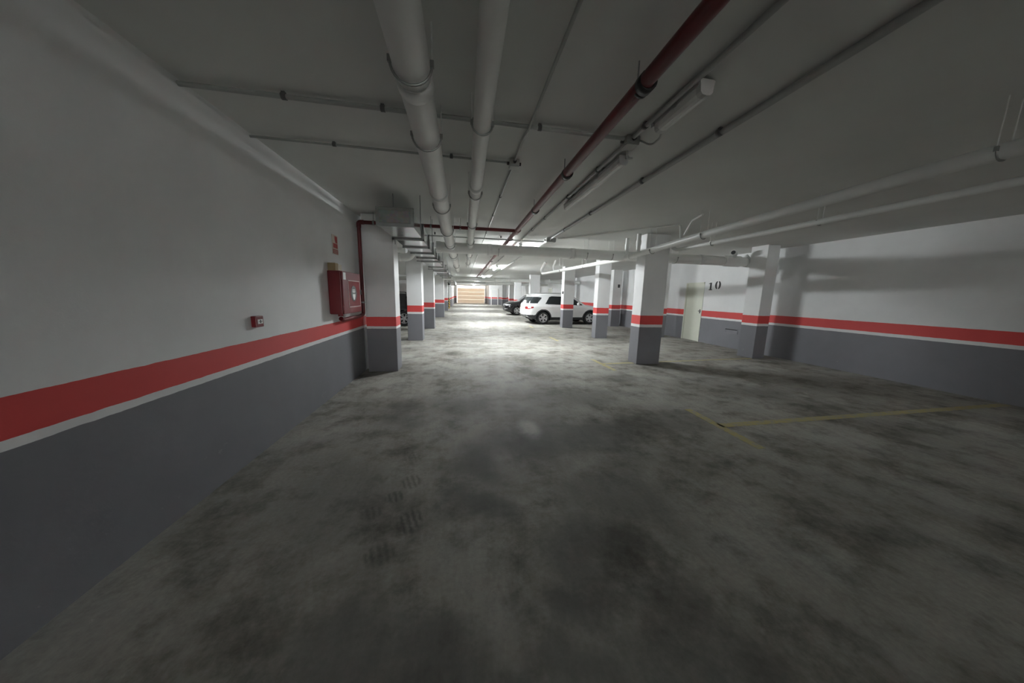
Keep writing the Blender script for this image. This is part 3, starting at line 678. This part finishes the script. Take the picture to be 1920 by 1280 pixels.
# ------------------------------------------------------------------ cars
def pchip(xs, ys, x):
    n = len(xs)
    if x <= xs[0]: return ys[0]
    if x >= xs[-1]: return ys[-1]
    h = [xs[i + 1] - xs[i] for i in range(n - 1)]; dl = [(ys[i + 1] - ys[i]) / h[i] for i in range(n - 1)]; m_ = [0] * n
    m_[0], m_[-1] = dl[0], dl[-1]
    for i in range(1, n - 1):
        m_[i] = 0 if dl[i - 1] * dl[i] <= 0 else 2 * dl[i - 1] * dl[i] / (dl[i - 1] + dl[i])
    i = max(k for k in range(n - 1) if xs[k] <= x); u = (x - xs[i]) / h[i]
    return (ys[i] * (1 + 2 * u) * (1 - u) ** 2 + h[i] * m_[i] * u * (1 - u) ** 2 + ys[i + 1] * u * u * (3 - 2 * u) + h[i] * m_[i + 1] * u * u * (u - 1))
SUV = [  # x, underside, widest, belt height, belt width, top height, top width, mid height
    (0.00, .50, .52, .78, .52, .90, .44, .64),
    (0.03, .42, .76, .84, .70, 1.00, .58, .66),
    (0.12, .37, .86, .90, .81, 1.16, .68, .66),
    (0.25, .32, .905, .96, .85, 1.36, .67, .66),
    (0.42, .28, .925, 1.00, .87, 1.54, .655, .66),
    (0.65, .25, .935, 1.02, .88, 1.605, .65, .66),
    (1.20, .24, .935, 1.02, .88, 1.63, .65, .66),
    (2.00, .24, .935, 1.00, .88, 1.625, .64, .66),
    (2.45, .24, .935, .98, .875, 1.585, .63, .66),
    (2.80, .24, .935, .97, .87, 1.44, .64, .66),
    (3.15, .24, .935, .965, .86, 1.20, .70, .66),
    (3.35, .24, .935, .96, .85, 1.075, .76, .66),
    (3.70, .25, .93, .935, .84, 1.025, .74, .64),
    (4.05, .26, .91, .89, .81, .97, .70, .62),
    (4.28, .28, .86, .83, .76, .89, .63, .58),
    (4.40, .32, .76, .76, .68, .80, .55, .54),
    (4.45, .40, .60, .68, .55, .70, .42, .52)]
cols = list(zip(*SUV))
SEGS = 150
def section(x, hs):
    zb, wm, zbe, wbe, zr, wr, zm = [pchip(cols[0], c_, x) for c_ in cols[1:]]
    up = lambda z: z if z < 1.0 else 1.0 + (z - 1.0) * hs
    zr = up(zr); zbe = min(zbe, zr - .03)
    key = [(0, zb), (wm * .80, zb), (wm * .965, zb + .07), (wm, zm), (lerp(wm, wbe, .35), lerp(zm, zbe, .72)), (wbe, zbe), (lerp(wbe, wr, .5) + .012, lerp(zbe, zr - .055, .52)), (wr + .02, zr - .06), (wr * .86, zr - .022), (wr * .5, zr - .004), (0, zr)]
    # resample the polyline with a light Catmull-Rom
    out = []
    K = len(key); per = SEGS // (K - 1)
    for i in range(K - 1):
        p0 = key[max(i - 1, 0)]; p1 = key[i]; p2 = key[i + 1]; p3 = key[min(i + 2, K - 1)]
        for q in range(per):
            u = q / per
            def cr(a, b_, c_, d_): return b_ + .5 * u * (c_ - a + u * (2 * a - 5 * b_ + 4 * c_ - d_ + u * (3 * (b_ - c_) + d_ - a))) * 1.0
            cat = (cr(p0[0], p1[0], p2[0], p3[0]), cr(p0[1], p1[1], p2[1], p3[1]))
            lin = (lerp(p1[0], p2[0], u), lerp(p1[1], p2[1], u))
            k_ = .75 if i not in (0,) else 0
            out.append((max(0, lerp(lin[0], cat[0], k_)), lerp(lin[1], cat[1], k_)))
    out.append(key[-1]); return out
def poly_in(pt, poly):
    x, y = pt; c_ = False; n = len(poly)
    for i in range(n):
        x1, y1 = poly[i]; x2, y2 = poly[i - 1]
        if (y1 > y) != (y2 > y) and x < (x2 - x1) * (y - y1) / (y2 - y1) + x1: c_ = not c_
    return c_
RA, FA, WR = .87, 3.55, .345
def wheel(root, x, side, rim_mat, yw):
    """tyre > rim > spokes; x along the car, side +-1"""
    yo, yi = side * yw, side * (yw - .215); zc_ = WR
    w_ = bpy.data.objects.new('wheel', None); C.objects.link(w_); w_.parent = root; w_.location = (x, 0, 0)
    def lathe(prof, seg=40):
        vs = []; fs = []; n = len(prof)
        for k in range(seg):
            a = 2 * pi * k / seg
            for (y, r) in prof: vs.append((r * cos(a), y, zc_ + r * sin(a)))
        for k in range(seg):
            k2 = (k + 1) % seg
            for j in range(n - 1): fs.append((k * n + j, k * n + j + 1, k2 * n + j + 1, k2 * n + j))
        return vs, fs
    s = side
    def loc(mb, name, mat):
        me = bpy.data.meshes.new(name); me.from_pydata(mb.v, [], mb.f); me.polygons.foreach_set('use_smooth', mb.sm); me.update()
        o = bpy.data.objects.new(name, me); C.objects.link(o); me.materials.append(mat); o.parent = w_; return o
    tp = [(yi, .225), (yi, WR - .03), (yi + s * .02, WR - .006), (yi + s * .05, WR), (yo - s * .05, WR), (yo - s * .02, WR - .008), (yo - s * .002, WR - .035), (yo, WR - .06), (yo - s * .008, .232), (yo - s * .014, .228)]
    loc(MB().add(*lathe(tp), True), 'tyre', M['tyre'])
    loc(MB().add(*lathe([(yo - s * .012, .232), (yo - s * .010, .215), (yo - s * .05, .205), (yo - s * .10, .19), (yo - s * .10, 0.001)]), True), 'barrel', M['rim_dark'])
    mb = MB(); mb.add(*lathe([(yo - s * .014, .231), (yo - s * .006, .224), (yo - s * .010, .208), (yo - s * .03, .204)]), True)
    for k in range(10):
        a = 2 * pi * k / 10 + (.10 if k % 2 else -.10) + .1
        pts = []
        for (r, h_) in ((.035, .026), (.12, .020), (.213, .026)):
            for sg in (-1, 1): pts.append((r * cos(a) - sg * h_ * sin(a), r * sin(a) + sg * h_ * cos(a)))
        vs = [(p[0], yo - s * (.028 if i < 2 else .02 if i < 4 else .012), zc_ + p[1]) for i, p in enumerate(pts)] + [(p[0], yo - s * .06, zc_ + p[1]) for p in pts]
        mb.add(vs, [(0, 1, 3, 2), (2, 3, 5, 4), (6, 8, 9, 7), (8, 10, 11, 9), (0, 2, 8, 6), (2, 4, 10, 8), (1, 7, 9, 3), (3, 9, 11, 5), (4, 5, 11, 10), (0, 6, 7, 1)])
    mb.add(*lathe([(yo - s * .022, .001), (yo - s * .022, .045), (yo - s * .03, .055), (yo - s * .07, .055)], 20), True)
    loc(mb, 'rim', rim_mat)
def car(name, loc, heading, label, paint, hs=1.0, NX=280):
    root = thing(name, (0, 0, 0), label, 'car')
    xs = []
    for i in range(NX + 1):
        u = i / NX; xs.append(4.45 * (u + .035 * (-sin(2 * pi * u)) / 1.0 * .9))
    secs = [section(x, hs) for x in xs]; nsec = len(secs[0])
    up = lambda z: z if z < 1.0 else 1.0 + (z - 1.0) * hs
    # outlines in side view (x, z)
    side_win = [(.98, up(1.075)), (1.22, up(1.43)), (1.34, up(1.475)), (2.30, up(1.475)), (2.62, up(1.37)), (3.10, up(1.06)), (3.12, 1.02), (2.0, 1.04), (1.1, 1.06)]
    rear_quarter = [(.02, up(1.10)), (.10, up(1.085)), (.55, up(1.10)), (.78, up(1.34)), (.80, up(1.40)), (.60, up(1.43)), (.20, up(1.44))]
    parts = {}
    mats = {'body_shell': paint, 'side_window': M['glass_dark'], 'rear_window': M['glass_dark'], 'windscreen': M['glass_dark'], 'cladding': M['clad'], 'tail_light': M['tail'], 'tail_light_lens': M['tail_clear'],
            'headlight': M['tail_clear'], 'radiator_grille': M['black'], 'number_plate': M['plate'], 'skid_plate': M['silver'], 'fog_lamp': M['silver'], 'pillar_trim': M['black']}
    for i in range(NX):
        for s in (1, -1):
            for j in range(nsec - 1):
                q = [(xs[i], s * secs[i][j][0], secs[i][j][1]), (xs[i + 1], s * secs[i + 1][j][0], secs[i + 1][j][1]), (xs[i + 1], s * secs[i + 1][j + 1][0], secs[i + 1][j + 1][1]), (xs[i], s * secs[i][j + 1][0], secs[i][j + 1][1])]
                cx = sum(p[0] for p in q) / 4; cy = sum(abs(p[1]) for p in q) / 4; cz = sum(p[2] for p in q) / 4
                dw = min(hypot(cx - RA, cz - WR), hypot(cx - FA, cz - WR))
                if dw < .385 and cy > .62: continue
                e1 = Vector(q[1]) - Vector(q[0]); e2 = Vector(q[3]) - Vector(q[0]); nr = e1.cross(e2)
                nz = abs(nr.z) / (nr.length + 1e-9)
                nm = 'body_shell'
                if cz < .40 + (.10 if cx < .45 else 0) + (.03 if cx > 3.95 else 0): nm = 'cladding'
                elif dw < .455 and cy > .62 and cz < .85: nm = 'cladding'
                if cy > .55 and cz > 1.0 and nz < .80 and poly_in((cx, cz), side_win):
                    nm = 'side_window'
                    if 1.93 < cx < 2.0: nm = 'pillar_trim'
                elif cz > up(1.0) and cx < .82 and nz < .93 and poly_in((cx, cz), rear_quarter): nm = 'rear_window'
                elif 2.50 < cx < 3.30 and cz > up(1.10) and cy < .62 and cz > lerp(up(1.56), up(1.08), (cx - 2.5) / .8) - .04: nm = 'windscreen'
                if cx < .34 and .80 < cz < .93 and cy > .45 and cz > .80 + .25 * max(0, cx - .1): nm = 'tail_light' if (cx > .20 or cz < .85 or cx < .06) else 'tail_light_lens'
                if cx < .16 and cz < .44 and cy < .75 and cz > .37: nm = 'skid_plate'
                if 4.06 < cx < 4.40 and .715 < cz < .815 and cy > .46 and cz > .70 + .28 * max(0, 4.30 - cx): nm = 'headlight'
                if cx > 4.30 and .52 < cz < .80 and cy < .42: nm = 'radiator_grille'
                if cx > 4.27 and .455 < cz < .525 and cy > .60: nm = 'fog_lamp'
                parts.setdefault(nm, {}).setdefault(s, []).append(q)
    # close the two ends with a gridded panel
    for i, fx in ((0, 0), (NX, 4.45)):
        sec = secs[i]; m_ = 20
        for s in (1, -1):
            for j in range(0, nsec - 1):
                for k in range(m_):
                    a0, a1 = k / m_, (k + 1) / m_
                    q = [(xs[i], s * sec[j][0] * a0, sec[j][1]), (xs[i], s * sec[j][0] * a1, sec[j][1]), (xs[i], s * sec[j + 1][0] * a1, sec[j + 1][1]), (xs[i], s * sec[j + 1][0] * a0, sec[j + 1][1])]
                    cy = abs(sum(p[1] for p in q)) / 4; cz = sum(p[2] for p in q) / 4; nm = 'body_shell'
                    if fx == 0: nm = 'cladding' if cz < .50 else 'number_plate' if (.62 < cz < .74 and cy < .26) else 'body_shell'
                    else: nm = 'cladding' if cz < .44 else 'radiator_grille' if cz < .66 and cy < .42 else 'body_shell'
                    parts.setdefault(nm, {}).setdefault(s, []).append(q)
    def emit(nm, quads):
        idx = {}; vs = []; fs = []
        for q in quads:
            f = []
            for p in q:
                k = (round(p[0], 5), round(p[1], 5), round(p[2], 5))
                if k not in idx: idx[k] = len(vs); vs.append(p)
                if idx[k] not in f: f.append(idx[k])
            if len(f) > 2: fs.append(tuple(f))
        mb = MB().add(vs, fs, True); return mb.build(nm, mats[nm], root)
    for nm, d_ in parts.items():
        if nm in ('side_window', 'tail_light', 'headlight', 'tail_light_lens', 'fog_lamp', 'pillar_trim'):
            for s in d_: emit(nm, d_[s])
        else: emit(nm, sum(d_.values(), []))
    # dark inner wheel housings and floor pan
    mb = MB().box(.35, 4.15, -.62, .62, .22, .55); mb.build('underbody', M['black'], root)
    for x in (RA, FA):
        for s in (-1, 1):
            mb = MB(); vs = []; fs = []; n = 24
            for k in range(n + 1):
                a = -.35 + (pi + .7) * k / n; vs += [(x + .39 * cos(a), s * .60, WR + .39 * sin(a)), (x + .39 * cos(a), s * .925, WR + .39 * sin(a))]
            for k in range(n): fs.append((2 * k, 2 * k + 1, 2 * k + 3, 2 * k + 2))
            mb.add(vs, fs, True)
            mb.build('wheel_housing', M['black'], root)
        for s in (-1, 1): wheel(root, x, s, M['rim'], .915)
    # mirrors, handles, roof rails, spoiler
    for s in (-1, 1):
        mr = MB(); mr.tube([(2.86, s * .86, 1.04), (2.84, s * .97, 1.06)], .03, 10)
        mr.tube([(2.80, s * .93, 1.10), (2.80, s * .97, 1.10), (2.79, s * 1.04, 1.10), (2.79, s * 1.09, 1.10)], .08, 14, True, [.055, .085, .085, .055]); mr.build('mirror', paint, root)
        for hx in (1.28, 2.18):
            MB().box(hx - .09, hx + .09, s * .925 - .012, s * .925 + .012, .885, .915, .008).build('door_handle', M['silver'] if paint == M['car_black'] else paint, root)
        zt = up(1.605); rr_ = MB().tube(rnd([(.75, s * .60, zt - .03), (.85, s * .61, zt + .035), (2.1, s * .60, zt + .035), (2.25, s * .585, zt - .03)], .06), .016, 10)
        rr_.build('roof_rail', M['silver'] if paint == M['car_white'] else M['black'], root)
    MB().add([(.40, -.56, up(1.50)), (.40, .56, up(1.50)), (.27, .52, up(1.515)), (.27, -.52, up(1.515)), (.50, -.57, up(1.572)), (.50, .57, up(1.572)), (.27, .52, up(1.535)), (.27, -.52, up(1.535))], [(0, 1, 2, 3), (4, 5, 6, 7), (2, 3, 7, 6), (0, 3, 7, 4), (1, 2, 6, 5), (0, 1, 5, 4)]).build('spoiler', paint, root)
    MB().box(-.012, .03, -.42, .42, .44, .50, .012).build('bumper_trim', M['silver'], root)
    root.location = loc; root.rotation_euler = (0, 0, heading)
    return root
def place(name, rear_wheel_xy, heading, label, paint, hs=1.0, side=-1, NX=280):
    """put the near rear wheel's contact point on rear_wheel_xy (side: +1 wheel on the car's own left)"""
    ox, oy = RA, side * .82; c_, s_ = cos(heading), sin(heading)
    return car(name, (rear_wheel_xy[0] - (ox * c_ - oy * s_), rear_wheel_xy[1] - (ox * s_ + oy * c_), 0), heading, label, paint, hs, NX)
place('parked_car', (4.17, 15.10), radians(4), 'white parked SUV with dark arches, its tail towards the aisle', M['car_white'])
# black SUV, nose to the aisle: front wheel near (4.05, 21.9)
place('parked_car', (4.05 + 2.68, 21.95), pi, 'black parked SUV, its nose towards the aisle, beyond the white car', M['car_black'], 1.04, 1)
# dark car behind the duct-side pillars
place('parked_car', (-2.60, 14.05), pi, 'dark parked car glimpsed between the pillars under the metal duct', M['car_black'], .80, 1, 120)

# ------------------------------------------------------------------ daylight outside the gate
W = bpy.data.worlds.new('daylight'); S.world = W; W.use_nodes = True
bg = W.node_tree.nodes['Background']; bg.inputs['Color'].default_value = (1.0, .92, .82, 1); bg.inputs['Strength'].default_value = .45

# ------------------------------------------------------------------ camera
cam = bpy.data.cameras.new('camera'); co = bpy.data.objects.new('camera', cam); C.objects.link(co)
ya, pt, rl = radians(9.629), radians(8.935), radians(1.247)
fwd = Vector((sin(ya) * cos(pt), cos(ya) * cos(pt), -sin(pt))); rt = Vector((cos(ya), -sin(ya), 0)); upv = rt.cross(fwd)
r2 = cos(rl) * rt + sin(rl) * upv; u2 = -sin(rl) * rt + cos(rl) * upv
mw = Matrix.Identity(4)
for i in range(3): mw[i][0] = r2[i]; mw[i][1] = u2[i]; mw[i][2] = -fwd[i]
mw[0][3], mw[1][3], mw[2][3] = 0, 0, 1.5
co.matrix_world = mw
cam.sensor_fit = 'HORIZONTAL'; cam.sensor_width = 36; cam.lens = 36 * 554.26 / 1920; cam.clip_start = .03; cam.clip_end = 300
S.camera = co
S.cycles.use_denoising = True
S.cycles.max_bounces = 12; S.cycles.diffuse_bounces = 8
vs_ = S.view_settings
vs_.view_transform = 'Standard'; vs_.look = 'None'; vs_.gamma = 1; vs_.use_curve_mapping = False; vs_.exposure = 3.95
